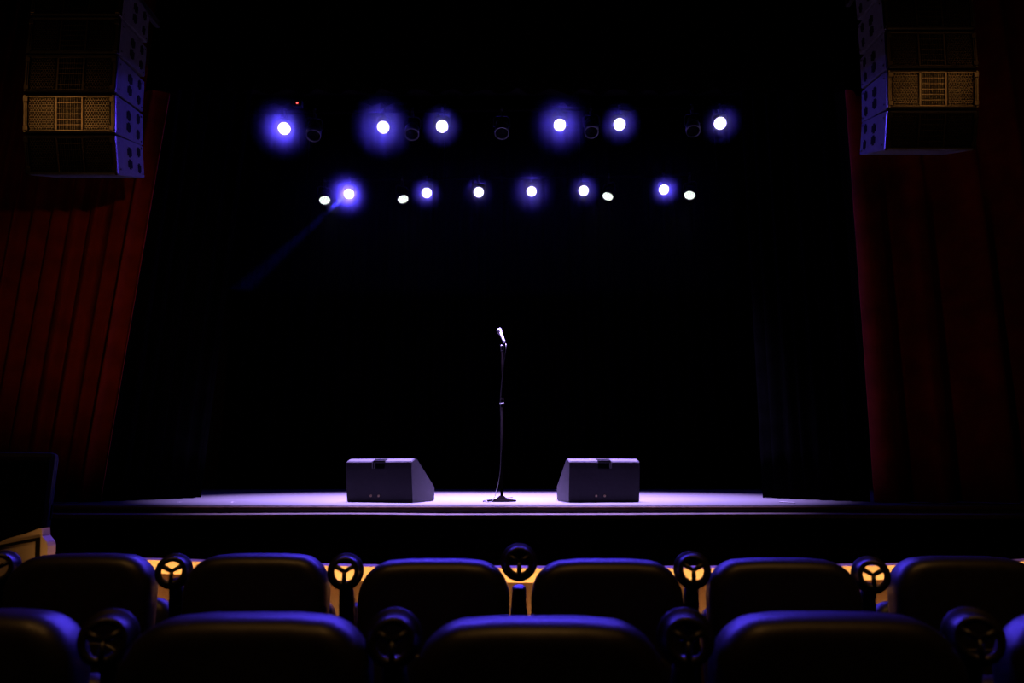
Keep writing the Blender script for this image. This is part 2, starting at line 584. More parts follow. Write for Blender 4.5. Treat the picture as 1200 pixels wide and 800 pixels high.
LW = ['black line array speaker at the upper end of the longer column beside brighter red curtain',
      'second black line array speaker down in the longer hanging column',
      'third black line array speaker down in the longer column, above the lit bronze grille',
      'line array speaker with lit bronze grille and blue side wall in longer column',
      'lowest tilted line array speaker of the longer column, its side wall bright blue']
RW = ['uppermost cropped line array speaker of the shorter column near the dark red curtain',
      'second dark line array speaker down in the shorter hanging column',
      'third line array speaker down in the shorter column, above the lit bronze grille',
      'line array speaker with lit bronze grille, second from the shorter column underside',
      'lowest tilted line array speaker of the shorter column, its side wall deep blue']
hang_array(-3.45, None, [2, 3.5, 5.5, 10.3, 18], 5.08, 4.80, LW, 'l', True)
hang_array(3.305, None, [2, 3.5, 5.5, 10.3, 18], 5.29, 4.80, RW, 'r', False)
for cx, zt, lab in ((-3.45, 5.08, 'steel flying frame and chain above the longer speaker column'), (3.305, 5.29, 'steel flying frame and chain above the shorter speaker column')):
    t = empty('flying_frame', (cx, 4.8, zt))
    tag(t, lab, 'rigging frame', 'flying frames of the line arrays')
    bm = B()
    box(bm, (-0.34, 0.02, 0.006), (-0.30, 0.60, 0.07), 0.004)
    box(bm, (0.30, 0.02, 0.006), (0.34, 0.60, 0.07), 0.004)
    box(bm, (-0.30, 0.06, 0.012), (0.30, 0.10, 0.064), 0.004)
    box(bm, (-0.30, 0.48, 0.012), (0.30, 0.52, 0.064), 0.004)
    obj('frame', bm, 'frame_metal', t)
    bm = B()
    zt2 = ZC - zt
    tube(bm, [(-0.28, 0.08, 0.06), (0, 0.25, 0.55)], 0.008)
    tube(bm, [(0.28, 0.08, 0.06), (0, 0.25, 0.55)], 0.008)
    tube(bm, [(0, 0.5, 0.06), (0, 0.25, 0.55)], 0.008)
    tube(bm, [(0, 0.25, 0.55), (0, 0.25, zt2)], 0.01)
    obj('chain', bm, 'frame_metal', t)


# ------------------------------------------------------------------ lamps over the stage
def bail(bm, r, w):
    """U-shaped yoke around a can of radius r, hanging from a clamp above"""
    pts = [(-w, 0, 0), (-w, 0, r * 1.5), (-w * 0.7, 0, r * 1.9), (w * 0.7, 0, r * 1.9), (w, 0, r * 1.5), (w, 0, 0)]
    tube(bm, pts, 0.010, 8)
    return bm


def clamp_bm(z, drop=0.0):
    bm = B()
    box(bm, (-0.018, -0.02, z), (0.018, 0.02, z + 0.045 + drop), 0.004)
    z += drop
    lathe(bm, [(0.036, -0.014), (0.045, -0.014), (0.045, 0.014), (0.036, 0.014)], 16, Matrix.Translation((0, 0, z + 0.085)) @ Matrix.Rotation(PI / 2, 4, 'Y'), close=True)
    return bm


def make_lamp(name, r, length, lens_mat, lens_bulge=0.012, drop=0.0):
    """origin at the pivot; the can points along -Y before it is aimed; pipe centre 0.0 + r*1.9 + 0.085"""
    t = empty(name)
    can = 'spot_gloss' if name.startswith('unlit') else 'frame_metal'
    prof = [(0, length * 0.45), (r * 0.55, length * 0.45), (r * 0.72, length * 0.38), (r * 0.78, length * 0.1), (r * 1.08, -length * 0.05), (r * 1.12, -length * 0.5), (r * 1.0, -length * 0.5), (r * 0.97, -length * 0.44), (0, -length * 0.44)]
    bm = lathe(B(), prof, 28, Matrix.Rotation(-PI / 2, 4, 'X'))
    h = obj('housing', bm, can, t, smooth=True)
    bm = lathe(B(), [(0, -length * 0.45 - lens_bulge), (r * 0.4, -length * 0.45 - lens_bulge * 0.85), (r * 0.75, -length * 0.45 - lens_bulge * 0.5), (r * 0.96, -length * 0.445), (r * 0.96, -length * 0.44)], 28, Matrix.Rotation(-PI / 2, 4, 'X'))
    obj('lens', bm, lens_mat, t, smooth=True)
    bm = B()
    for k in range(5):
        lathe(bm, [(r * 0.74, length * (0.12 + 0.05 * k)), (r * 0.9, length * (0.12 + 0.05 * k)), (r * 0.9, length * (0.135 + 0.05 * k)), (r * 0.74, length * (0.135 + 0.05 * k))], 24, Matrix.Rotation(-PI / 2, 4, 'X'), close=True)
    obj('cooling_fin', bm, 'frame_metal', t)
    y = obj('yoke', bail(B(), r, r * 1.22), 'frame_metal', t)
    obj('hanging_clamp', clamp_bm(r * 1.95, drop), 'frame_metal', t)
    return t


def aim(t, yaw, pitch):
    """turn housing, lens and fins of a lamp; yoke and clamp stay upright but share the yaw"""
    for ch in t.children:
        k = ch.name.split('.')[0]
        if k in ('housing', 'lens', 'cooling_fin'):
            ch.rotation_euler = (R(pitch), 0, 0)
        if k == 'hanging_clamp':
            ch.rotation_euler = (0, 0, -R(yaw))
    t.rotation_euler = (0, 0, R(yaw))


Y1, Y2 = 8.4, 10.45
LR = 0.080
WASH = make_lamp('wash_light', LR, 0.24, 'lens_violet')
LED = make_lamp('par_light', 0.088, 0.20, 'lens_white', 0.006, 0.03)
SPOT = make_lamp('unlit_spotlight', 0.085, 0.30, 'lamp_glass')
lit = []


def put(proto, state, px, py, Y, yaw, pitch, label, cat, group):
    o = proto if not state else copy_tree(proto)
    state.append(1)
    p = at(px, py, Y)
    o.location = p
    aim(o, yaw, pitch)
    tag(o, label, cat, group)
    return p


st = []
GW = 'lit violet wash lights over the stage'
# (px, py, strength of the added glow haze around it, label)
top = [(333, 151, 0.85, 'lit violet wash light on upper row, nearest the red indicator light'),
       (449, 152, 1.35, 'lit violet wash light with the widest glow, second along the upper row'),
       (518, 151, 0.55, 'lit violet wash light with a small glow, third along upper row'),
       (656, 149, 0.85, 'lit blue wash light, fourth along upper row'),
       (726, 147, 0.50, 'lit violet wash light, fifth along upper row from the red indicator'),
       (844, 145, 0.40, 'lit violet wash light on upper row, farthest from the red indicator light')]
low = [(409, 227, 1.3, 'lit violet wash light on lower row casting a slanting blue beam'),
       (500, 226, 0.62, 'lit violet wash light beside the second white par light of lower row'),
       (561, 224, 0.42, 'lit violet wash light on lower row with the smallest glow, alone at its middle'),
       (623, 223, 0.85, 'lit blue wash light, fourth violet lamp along the lower row'),
       (684, 223, 0.45, 'lit violet wash light next to the third white par light of lower row'),
       (778, 222, 0.55, 'lit violet wash light nearest the last white par light of lower row')]
zt = sum(at(a, b, Y1).z for a, b, _, _ in top) / 6
zl = sum(at(a, b, Y2).z for a, b, _, _ in low) / 6
slope = {}


def lamp_z(Y, x):
    x0, z0, k = slope[Y]
    return z0 + k * (x - x0)


STEM = LR * 1.95 + 0.085
for Y, rows_, z in ((Y1, top, zt), (Y2, low, zl)):
    q0, q1 = at(rows_[0][0], rows_[0][1], Y), at(rows_[-1][0], rows_[-1][1], Y)
    slope[Y] = (q0.x, q0.z, (q1.z - q0.z) / (q1.x - q0.x))
    for px, py, g, lab in rows_:
        p = at(px, py, Y)
        p.z = lamp_z(Y, p.x)
        o = WASH if not st else copy_tree(WASH)
        st.append(1)
        pos = Vector((p.x, Y, p.z))
        o.location = pos
        yaw = math.degrees(math.atan2(-pos.x * 0.8, 8.0)) * -1
        yaw = math.degrees(math.atan2(pos.x, Y)) * -1.0
        aim(o, yaw, 24)
        tag(o, lab, 'stage light', GW)
        lit.append((pos, yaw, g))
sl = []
for px, py, yaw, lab in ((380, 234, 30, 'small white par light hanging below the lamp with slanting beam'),
                         (471, 232, 35, 'small white par light, second white one along the lower row'),
                         (714, 230, -38, 'small white par light, third white one along the lower row'),
                         (809, 229, -30, 'small white par light at the lower row end, beside no other white one')):
    p = at(px, py - 3.5, Y2)
    p.z = lamp_z(Y2, p.x) + STEM - (0.088 * 1.95 + 0.085 + 0.03)
    o = LED if not sl else copy_tree(LED)
    sl.append(1)
    o.location = p
    aim(o, yaw, 58)
    tag(o, lab, 'stage light', 'white LED par lights on the lower row')
    lit.append((p.copy(), yaw, None))
su = []
for px, lab in ((368, 'unlit spotlight can beside the first violet light of the upper row'),
                (483, 'unlit spotlight can between the second and third violet lights of upper row'),
                (588, 'unlit spotlight can at the middle of the upper row'),
                (693, 'unlit spotlight can between the fourth and fifth violet lights of upper row'),
                (812, 'unlit spotlight can beside the last violet light of the upper row')):
    p = at(px, 149, Y1)
    o = SPOT if not su else copy_tree(SPOT)
    su.append(1)
    o.location = (p.x, Y1, lamp_z(Y1, p.x) + STEM - (0.085 * 1.95 + 0.085))
    aim(o, math.degrees(math.atan2(p.x, Y1)) * -1, 62)
    tag(o, lab, 'stage light', 'unlit spotlights on the upper row')

# battens that carry the lamps, hung from the ceiling on steel lines
for Y, z, x0, x1, lab in ((Y1, lamp_z(Y1, 0) + STEM, -3.9, 3.9, 'black pipe batten carrying the upper row of stage lights'),
                          (Y2, lamp_z(Y2, 0) + STEM, -3.6, 3.6, 'black pipe batten carrying the lower row of stage lights')):
    t = empty('lighting_batten', (0, Y, z))
    tag(t, lab, 'lighting bar')
    obj('pipe', tube(B(), [(x0, 0, slope[Y][2] * x0), (x1, 0, slope[Y][2] * x1)], 0.024, 12), 'pole_black', t, smooth=True)
    for k in range(4):
        x = x0 + 0.25 + (x1 - x0 - 0.5) * k / 3
        obj('hanging_line', tube(B(), [(x, 0, slope[Y][2] * x + 0.02), (x, 0, ZC - z)], 0.004, 6), 'frame_metal', t)

# red standby lamp on a small junction box under the batten
p = at(349, 122, Y1)
t = empty('junction_box', (p.x, Y1, p.z))
tag(t, 'small junction box with a tiny glowing red indicator above the upper lamps', 'junction box')
obj('case', box(B(), (-0.06, -0.03, -0.04), (0.06, 0.05, 0.05), 0.006), 'frame_metal', t)
obj('indicator', lathe(B(), [(0, -0.012), (0.010, -0.010), (0.014, 0.0)], 12, Matrix.Translation((0.0, -0.03, 0.0)) @ Matrix.Rotation(-PI / 2, 4, 'X')), 'led_red', t, smooth=True)
obj('bracket', box(B(), (-0.012, 0.0, 0.045), (0.012, 0.03, max(0.06, lamp_z(Y1, p.x) + STEM - 0.026 - p.z)), 0.003), 'frame_metal', t)


# ------------------------------------------------------------------ light
def spot(name, loc, target, energy, col, cone, blend=0.6, rad=0.06):
    l = bpy.data.lights.new(name, 'SPOT')
    l.energy = energy
    l.color = col
    l.spot_size = R(cone)
    l.spot_blend = blend
    l.shadow_soft_size = rad
    o = bpy.data.objects.new(name, l)
    COL.objects.link(o)
    o.location = loc
    o.rotation_euler = (Vector(target) - Vector(loc)).to_track_quat('-Z', 'Y').to_euler()
    return o


BLUE = (0.080, 0.048, 1.0)
haze_i = 0
for pos, yaw, g in lit:
    d = Vector((math.sin(R(yaw)), -math.cos(R(yaw)), 0))
    if g is None:
        face = pos + Vector((d.x * 0.11, d.y * 0.11, -0.09))
        spot('par_beam', face, (pos.x * 0.35, 7.6, STAGE_Z), 25, (0.9, 1.0, 0.93), 50, 1.0, 0.07)
        continue
    face = pos + Vector((d.x * 0.12, d.y * 0.12, -0.055))
    spot('wash_beam', face, (pos.x * 0.06, 2.3, 0.9), 350, BLUE, 38, 1.0, 0.05)
    spot('wash_spill', face, (pos.x * 0.9, 1.5, 1.6), 165 * g ** 0.7, BLUE, 160, 0.3, 0.05)

# warm lights of the auditorium, high behind the seats
WARM = (1.0, 0.47, 0.13)
for x in (-2.0, 0.2, 2.4):
    spot('house_downlight', (x, 0.2, 7.2), (x, 2.6, 0.8), 190, WARM, 46, 0.9, 0.10)
# the warm side spots further down are added for the array grille highlight
# overhead stage wash, hung behind the border curtain and aimed straight down at the deck
for x in (-1.5, -0.15, 1.15):
    spot('overhead_wash', (x, 6.45, 6.9), (x * 0.9, 7.3, STAGE_Z), 50000, (0.455, 0.325, 1.0), 45, 1.0, 0.09)
# fill spots added to put a warm glow on the house curtains
spot('curtain_fill', (1.8, -0.6, 3.0), (-3.05, 6.0, 2.75), 540, WARM, 23, 1.0, 0.1)
spot('curtain_fill', (-2.6, -0.6, 3.0), (3.4, 6.0, 2.4), 110, WARM, 24, 1.0, 0.1)
spot('grille_glint_spot', (-6.2, 0.386, 4.6), (-3.4, 4.8, 3.6), 25, WARM, 60, 0.8, 0.07)  # unseen spot, added to mirror in one tilted array grille
spot('grille_glint_spot', (6.2, -0.1, 5.1), (3.3, 4.8, 3.8), 18, WARM, 60, 0.8, 0.07)  # same added highlight spot for the other column
# unseen warm strips added low past the front row to light the pit wall
for x in (-1.75, -0.85, 0.05, 0.95, 1.85, 2.75):
    l = bpy.data.lights.new('pit_wall_fill', 'AREA')
    l.shape = 'RECTANGLE'
    l.size = 0.75
    l.size_y = 0.03
    l.energy = 3.4
    l.color = WARM
    l.spread = R(100)
    o = bpy.data.objects.new('pit_wall_fill', l)
    COL.objects.link(o)
    y = pit_y(x) - 0.26
    o.location = (x, y, 0.50)
    o.rotation_euler = (Vector((x, pit_y(x), 0.84)) - o.location).to_track_quat('-Z', 'X').to_euler()
    o.rotation_euler = (math.atan2(0.26, -0.31), 0, math.atan2(pit_y(x + 0.3) - pit_y(x - 0.3), 0.6))


# added haze balls standing in for lens bloom around each violet lamp
def bloom_haze_mat(k, s_, rmax):
    m = bpy.data.materials.new('bloom haze')
    m.use_nodes = True
    nt = m.node_tree
    for n in list(nt.nodes):
        nt.nodes.remove(n)
    out = nt.nodes.new('ShaderNodeOutputMaterial')
    vs = nt.nodes.new('ShaderNodeVolumeScatter')
    vs.inputs['Color'].default_value = (1, 1, 1, 1)
    vs.inputs['Anisotropy'].default_value = 0.0
    tc = nt.nodes.new('ShaderNodeTexCoord')
    ln = nt.nodes.new('ShaderNodeVectorMath')
    ln.operation = 'LENGTH'
    nt.links.new(tc.outputs['Object'], ln.inputs[0])

    def math_(op, a, b=None):
        n = nt.nodes.new('ShaderNodeMath')
        n.operation = op
        for i, v in enumerate((a, b)):
            if v is None:
                continue
            if isinstance(v, (int, float)):
                n.inputs[i].default_value = v
            else:
                nt.links.new(v, n.inputs[i])
        return n.outputs[0]
    r = ln.outputs['Value']
    e = math_('EXPONENT', math_('MULTIPLY', r, -1.0 / s_))
    edge = math_('MAXIMUM', math_('SUBTRACT', 1.0, math_('MULTIPLY', r, 1.0 / rmax)), 0.0)
    dens = math_('MULTIPLY', math_('MULTIPLY', math_('MULTIPLY', e, math_('ADD', math_('MULTIPLY', r, r), 0.008)), k), edge)
    nt.links.new(dens, vs.inputs['Density'])
    nt.links.new(vs.outputs[0], out.inputs['Volume'])
    return m


BLOOM_K = 600.0
for pos, yaw, g in lit:
    if g is None:
        continue
    d = Vector((math.sin(R(yaw)), -math.cos(R(yaw)), 0))
    bm = B()
    rmax = 0.30 if g < 0.7 else 0.46
    bmesh.ops.create_icosphere(bm, subdivisions=3, radius=rmax)
    o = obj('haze_volume', bm, bloom_haze_mat(BLOOM_K * (2.6 if g < 0.7 else 2.0), 0.039 if g < 0.45 else 0.044 if g < 0.7 else 0.052 if g < 1 else 0.058, rmax), smooth=True, loc=pos + Vector((d.x * 0.12, d.y * 0.12, -0.055)))
    tag(o, 'added haze ball giving the blue bloom around a violet stage light', 'haze', 'added bloom haze around the violet lamps', 'stuff')


m = bpy.data.materials.new('stage haze')
m.use_nodes = True
nt = m.node_tree
for n in list(nt.nodes):
    nt.nodes.remove(n)
out = nt.nodes.new('ShaderNodeOutputMaterial')
vs = nt.nodes.new('ShaderNodeVolumeScatter')
vs.inputs['Density'].default_value = 0.0022
vs.inputs['Anisotropy'].default_value = 0.2
nt.links.new(vs.outputs[0], out.inputs['Volume'])
o = obj('haze_volume', box(B(), (-4.3, 9.6, 3.9), (3.4, 11.05, 6.4)), m)
tag(o, 'faint haze hanging in the dark air above the stage floor', 'haze', None, 'stuff')
for (ax, ay), (bx, by), e in (((409, 227), (318, 308), 13000),):
    pos, yaw, g = min((q for q in lit if q[2]), key=lambda q: (q[0] - at(ax, ay, q[0].y)).length)
    a_ = pos + Vector((0.0, -0.14, -0.07))
    b_ = at(bx, by, pos.y - 0.5)
    spot('moving_beam', a_, b_, e, (0.035, 0.03, 1.0), 8.0, 0.8, 0.03)


# ------------------------------------------------------------------ wedge monitors
def make_wedge(name):
    """origin on the floor under the middle of the back edge; the back faces -Y, the grille slopes away at +Y"""
    t = empty(name)
    w, h, d = 0.315, 0.372, 0.50
    prof = [(0.03, 0.0), (-0.006, h - 0.085), (-0.008, h - 0.026), (0.060, h), (0.088, h), (0.10, h - 0.012), (d - 0.015, 0.135), (d, 0.10), (d, 0.0)]
    bm = prism(B(), prof, -w, w, 'x')
    # hand slot cut into the top rear edge
    bmesh.ops.bevel(bm, geom=bm.edges[:], offset=0.006, segments=2, affect='EDGES')
    c = obj('cabinet', bm, 'wedge_paint', t)
    cut = obj('slot_cutter', prism(B(), [(-0.062, h - 0.04), (-0.06, h + 0.02), (0.06, h + 0.02), (0.062, h - 0.04), (0.060, h - 0.085), (-0.060, h - 0.085)], -0.05, 0.060, 'y'), 'box_paint')
    md = c.modifiers.new('slot', 'BOOLEAN')
    md.object = cut
    md.operation = 'DIFFERENCE'
    md.solver = 'EXACT'
    dg = bpy.context.evaluated_depsgraph_get()
    dg.update()
    me = bpy.data.meshes.new_from_object(c.evaluated_get(dg))
    c.modifiers.clear()
    c.data = me
    bpy.data.objects.remove(cut)
    # grip bar across the slot, a dark slot back
    bm = B()
    box(bm, (-0.0595, 0.054, h - 0.084), (0.0595, 0.059, h - 0.004))
    obj('handle_pocket', bm, 'void', t)
    bm = B()
    box(bm, (-0.0595, 0.012, h - 0.036), (0.0595, 0.040, h - 0.012), 0.004)
    obj('handle', bm, 'plastic', t)
    # sloping grille
    a = Vector((0, 0.10, h - 0.012))
    b = Vector((0, d - 0.015, 0.135))
    sl_ = (b - a)
    L = sl_.length
    ang = math.atan2(sl_.z, sl_.y)
    bm = B()
    box(bm, (-w + 0.015, 0.01, 0.0), (w - 0.015, L - 0.01, 0.008), 0.003)
    g = obj('grille', bm, 'void', t, loc=a)
    g.rotation_euler = (ang, 0, 0)
    # cable sockets low on the back
    for x in (-0.075, 0.0):
        bm = lathe(B(), [(0.004, 0), (0.0095, 0), (0.0095, 0.006), (0.004, 0.006)], 14, Matrix.Translation((x, 0.022, 0.055)) @ Matrix.Rotation(PI / 2, 4, 'X'), close=True)
        obj('cable_socket', bm, 'brass', t)
    # rubber feet
    for x in (-w + 0.05, w - 0.05):
        for y in (0.08, d - 0.06):
            obj('foot', lathe(B(), [(0, -0.0005), (0.02, -0.0005), (0.018, 0.008), (0, 0.008)], 12, Matrix.Translation((x, y, 0))), 'plastic', t)
    return t


WZ = STAGE_Z + 0.001
wl = make_wedge('wedge_monitor')
pl = at(443, 587.5, 6.05)
wl.location = (pl.x, 6.02, WZ)
wl.rotation_euler = (0, 0, R(-17))
tag(wl, 'black wedge floor monitor between the microphone stand and brighter red curtain', 'monitor speaker', 'wedge monitors at the stage front')
wr = copy_tree(wl)
pr = at(709, 587.5, 6.05)
wr.location = (pr.x, 6.02, WZ)
wr.rotation_euler = (0, 0, R(9))
tag(wr, 'black wedge floor monitor whose side wall glows blue, facing away', 'monitor speaker', 'wedge monitors at the stage front')

# ------------------------------------------------------------------ microphone on its stand
pm = at(588, 586.5, 6.3)
MX, MY = pm.x, 6.25
t = empty('microphone_stand', (MX, MY, STAGE_Z + 0.0005))
tag(t, 'straight black microphone stand with round base at centre stage', 'microphone stand')
obj('base', lathe(B(), [(0, 0), (0.128, 0), (0.132, 0.006), (0.126, 0.014), (0.05, 0.024), (0.02, 0.05), (0, 0.05)], 40), 'pole_black', t, smooth=True)
obj('lower_tube', tube(B(), [(0, 0, 0.03), (0, 0, 0.86)], 0.0125, 14), 'pole_black', t, smooth=True)
obj('clutch', lathe(B(), [(0, 0.845), (0.018, 0.845), (0.021, 0.86), (0.021, 0.905), (0.017, 0.925), (0, 0.925)], 20), 'pole_black', t, smooth=True)
obj('clutch_ring', lathe(B(), [(0.0205, 0.872), (0.0225, 0.872), (0.0225, 0.878), (0.0205, 0.878)], 20, close=True), 'chrome', t, smooth=True)
obj('upper_tube', tube(B(), [(0, 0, 0.9), (0.004, 0, 1.375)], 0.0095, 14), 'pole_black', t, smooth=True)
c = obj('clip', lathe(B(), [(0, 1.365), (0.014, 1.365), (0.016, 1.38), (0.013, 1.395), (0.017, 1.418), (0, 1.418)], 16), 'plastic', t, smooth=True)
mp = Vector((MX + 0.006, MY, STAGE_Z + 1.482))
mic = empty('microphone', mp)
mic.rotation_euler = (R(-32), R(-20), 0)
tag(mic, 'handheld vocal microphone with silver ball head held on the stand', 'microphone')
obj('handle', lathe(B(), [(0, -0.055), (0.011, -0.055), (0.012, -0.03), (0.0165, 0.06), (0.019, 0.075), (0, 0.075)], 20), 'mic_silver', mic, smooth=True)
obj('ball_grille', lathe(B(), [(0.018, 0.07), (0.024, 0.08), (0.027, 0.095), (0.0265, 0.108), (0.022, 0.122), (0.012, 0.131), (0, 0.134)], 24), 'mic_silver', mic, smooth=True)
obj('grille_band', lathe(B(), [(0.0262, 0.092), (0.0285, 0.092), (0.0285, 0.099), (0.0262, 0.099)], 24, close=True), 'plastic', mic, smooth=True)
cpts = [mp + Vector((0.028, -0.045, -0.055)), mp + Vector((0.03, -0.07, -0.12)), Vector((MX + 0.012, MY - 0.035, STAGE_Z + 1.2)), Vector((MX - 0.012, MY - 0.03, STAGE_Z + 0.9)), Vector((MX - 0.005, MY - 0.03, STAGE_Z + 0.6)),
        Vector((MX - 0.012, MY - 0.03, STAGE_Z + 0.3)), Vector((MX - 0.03, MY - 0.04, STAGE_Z + 0.16)), Vector((MX - 0.06, MY - 0.10, STAGE_Z + 0.045)), Vector((MX - 0.09, MY - 0.16, STAGE_Z + 0.006)), Vector((MX - 0.16, MY - 0.10, STAGE_Z + 0.006)), Vector((MX - 0.13, MY + 0.2, STAGE_Z + 0.006)), Vector((MX + 0.1, MY + 0.9, STAGE_Z + 0.006))]


def smooth_path(pts, n=6):
    out = []
    for i in range(len(pts) - 1):
        p0, p1, p2, p3 = pts[max(i - 1, 0)], pts[i], pts[i + 1], pts[min(i + 2, len(pts) - 1)]
        for k in range(n):
            s = k / n
            out.append(0.5 * ((2 * p1) + (p2 - p0) * s + (2 * p0 - 5 * p1 + 4 * p2 - p3) * s * s + (3 * p1 - p0 - 3 * p2 + p3) * s ** 3))
    out.append(pts[-1])
    return out


o = obj('microphone_cable', tube(B(), smooth_path(cpts), 0.0035, 8), 'plastic', smooth=True)
tag(o, 'thin black microphone cable running down the stand to the stage floor', 'cable')

# scraps on the deck
p = at(925, 587, 5.9)
g = at(926, 588, 5.9)
o = obj('cord_end', tube(B(), [Vector((g.x - 0.03, 6.05, STAGE_Z + 0.005)), Vector((g.x, 5.95, STAGE_Z + 0.006)), Vector((g.x + 0.025, 5.86, STAGE_Z + 0.005))], 0.0045, 8), 'tape', smooth=True)
tag(o, 'short white scrap of cord lying on the dim stage floor', 'cord')
for px, lab in ((209, 'small white tape mark on the blue lit edge of the stage floor'), (271, 'tiny white tape mark on the violet floor, next to a black leg curtain')):
    q = at(px, 586.5, 6.1)
    o = obj('tape_mark', box(B(), (q.x - 0.011, 6.1, STAGE_Z), (q.x + 0.011, 6.16, STAGE_Z + 0.0012)), 'tape')
    tag(o, lab, 'tape mark', 'tape marks on the stage')

# ------------------------------------------------------------------ tall speaker cabinet in front of the stage
SX1 = at(63, 560, 4.6).x
CR = R(31)
t = empty('speaker_cabinet', (SX1 - 0.36 * math.cos(CR), 4.6 - 0.36 * math.sin(CR), 0), (0, 0, CR))
tag(t, 'tall black speaker cabinet with blue lit top standing before the red curtain', 'loudspeaker')
obj('body', box(B(), (-0.36, 0.02, 0.02), (0.36, 0.40, 1.365), 0.030), 'box_paint', t)
obj('front_grille', box(B(), (-0.33, 0.0, 0.08), (0.33, 0.022, 1.31), 0.006), 'void', t)
for s in (-1, 1):
    obj('side_handle', box(B(), (s * 0.362 - 0.006, 0.14, 0.92), (s * 0.362 + 0.006, 0.28, 1.02), 0.004), 'void', t)
for x in (-0.3, 0.3):
    for y in (0.09, 0.33):
        obj('foot', lathe(B(), [(0, 0), (0.03, 0), (0.026, 0.025), (0, 0.025)], 14, Matrix.Translation((x, y, 0))), 'plastic', t)

# cream boxed end panel of the pit wall, with a black inlaid border
def panel_poly(pts, Y):
    return [(at(x, y, Y).x, at(x, y, Y).z) for x, y in pts]


PY = 3.40
outer = panel_poly([(-14, 642), (8, 631), (30, 625), (46, 619), (49, 619), (49.5, 628), (55, 635), (56, 640), (56, 760), (-14, 760)], PY)
t = empty('end_panel', (0, 0, 0))
tag(t, 'cream boxed panel with a black inlaid border at the pit wall end', 'panel')
zb = 0.0
outer = [(x, z if z > 0.5 else zb) for x, z in outer]
obj('board', prism(B(), outer, PY, PY + 0.06, 'y'), 'cream', t)
bd = panel_poly([(-14, 644), (-14, 641), (47.5, 629), (47.5, 760), (42.5, 760), (42.5, 634)], PY)
bd = [(x, z if z > 0.5 else 0.3) for x, z in bd]
obj('inlay_border', prism(B(), bd, PY - 0.006, PY + 0.004, 'y'), 'plastic', t)

# ------------------------------------------------------------------ seats
SEAT_TOP = 0.95


def make_seat():
    """origin on the floor under the middle of the backrest's rear face; the sitter faces +Y"""
    t = empty('theatre_seat')
    rake = Matrix.Translation((0, 0.0, 0.40)) @ Matrix.Rotation(R(5), 4, 'X') @ Matrix.Translation((0, 0.0, -0.40))
    bm = pillow(B(), rounded(0.244, 0.244, 0.36, SEAT_TOP - 0.001, 0.118, k=9, crown=0.004, ax=0.95), 0.0, 0.135, 0.050, 7, bulge=0.012)
    obj('backrest', bm, 'leather', t, smooth=True)
    # hard shell on the rear of the back
    bm = pillow(B(), rounded(0.205, 0.205, 0.30, 0.68, 0.085), -0.022, 0.008, 0.010, 3, bulge=0.004)
    obj('back_shell', bm, 'plastic', t, smooth=True)
    # folded-up cushion
    out = rounded(0.22, 0.22, 0.0, 0.43, 0.07)
    bm = pillow(B(), out, 0.0, 0.11, 0.045, 5, bulge=0.01)
    c = obj('seat_cushion', bm, 'leather', t, smooth=True, loc=(0, 0.165, 0.36))
    c.rotation_euler = (R(-14), 0, 0)
    bm = B()
    box(bm, (-0.20, 0.04, 0.0), (-0.15, 0.12, 0.40), 0.006)
    box(bm, (0.15, 0.04, 0.0), (0.20, 0.12, 0.40), 0.006)
    box(bm, (-0.20, 0.02, 0.0), (0.20, 0.16, 0.012), 0.003)
    obj('pedestal', bm, 'frame_metal', t)
    return t


def make_arm():
    """shared armrest tipped up between two seats; origin on the floor; the cup holder ring faces the rear (-Y)"""
    t = empty('cup_holder_armrest')
    bm = B()
    box(bm, (-0.029, 0.03, 0.0), (0.029, 0.11, 0.78), 0.007)
    box(bm, (-0.026, 0.0, 0.0), (0.026, 0.14, 0.014), 0.003)
    obj('post', bm, 'frame_metal', t)
    # the arm itself, standing on end
    bm = B()
    tube(bm, [(0, 0.045, 0.62), (0, 0.035, 0.68), (0, 0.015, 0.80), (0, -0.012, 0.858)], [0.028, 0.028, 0.027, 0.023], 14)
    obj('arm', bm, 'plastic', t, smooth=True)
    # cup holder tipped up with the arm: wide rim towards the stage, tapering to a webbed ring that faces the rear
    mt = Matrix.Translation((0, -0.075, 0.915)) @ Matrix.Rotation(-PI / 2 - R(7), 4, 'X')
    ring = [(0.033, 0.0), (0.045, -0.001), (0.0485, 0.003), (0.056, 0.058), (0.0625, 0.060), (0.063, 0.068), (0.057, 0.070), (0.053, 0.066), (0.0445, 0.010), (0.033, 0.008)]
    cup = obj('cup_ring', lathe(B(), ring, 36, mt, close=True), 'plastic', t, smooth=True)
    for k in range(3):
        a = PI / 2 + 2 * PI * k / 3
        ca, sa = math.cos(a), math.sin(a)
        bm = B()
        tube(bm, [(0.037 * ca, 0.037 * sa, 0.004), (0.0, 0.0, 0.004)], [0.0085, 0.0065], 8)
        bmesh.ops.transform(bm, matrix=mt, verts=bm.verts[:])
        obj('web_strut', bm, 'plastic', cup, smooth=True)
    for x, z in ((-0.012, 0.845), (0.012, 0.70), (0.0, 0.60)):
        bm = lathe(B(), [(0, 0.004), (0.005, 0.003), (0.007, 0.0)], 10, Matrix.Translation((x, 0.029 if z < 0.66 else 0.024, z)) @ Matrix.Rotation(PI / 2, 4, 'X'))
        obj('bolt', bm, 'chrome', t)
    return t


def row_pos(px, ytop, zt=SEAT_TOP):
    # distance at which a back of height zt shows its top edge at ytop
    v = (400 - ytop) / FOC
    ratio = (sp + cp * v) / (cp - sp * v)
    Y = (zt - EYE.z) / ratio
    return at(px, ytop, Y)


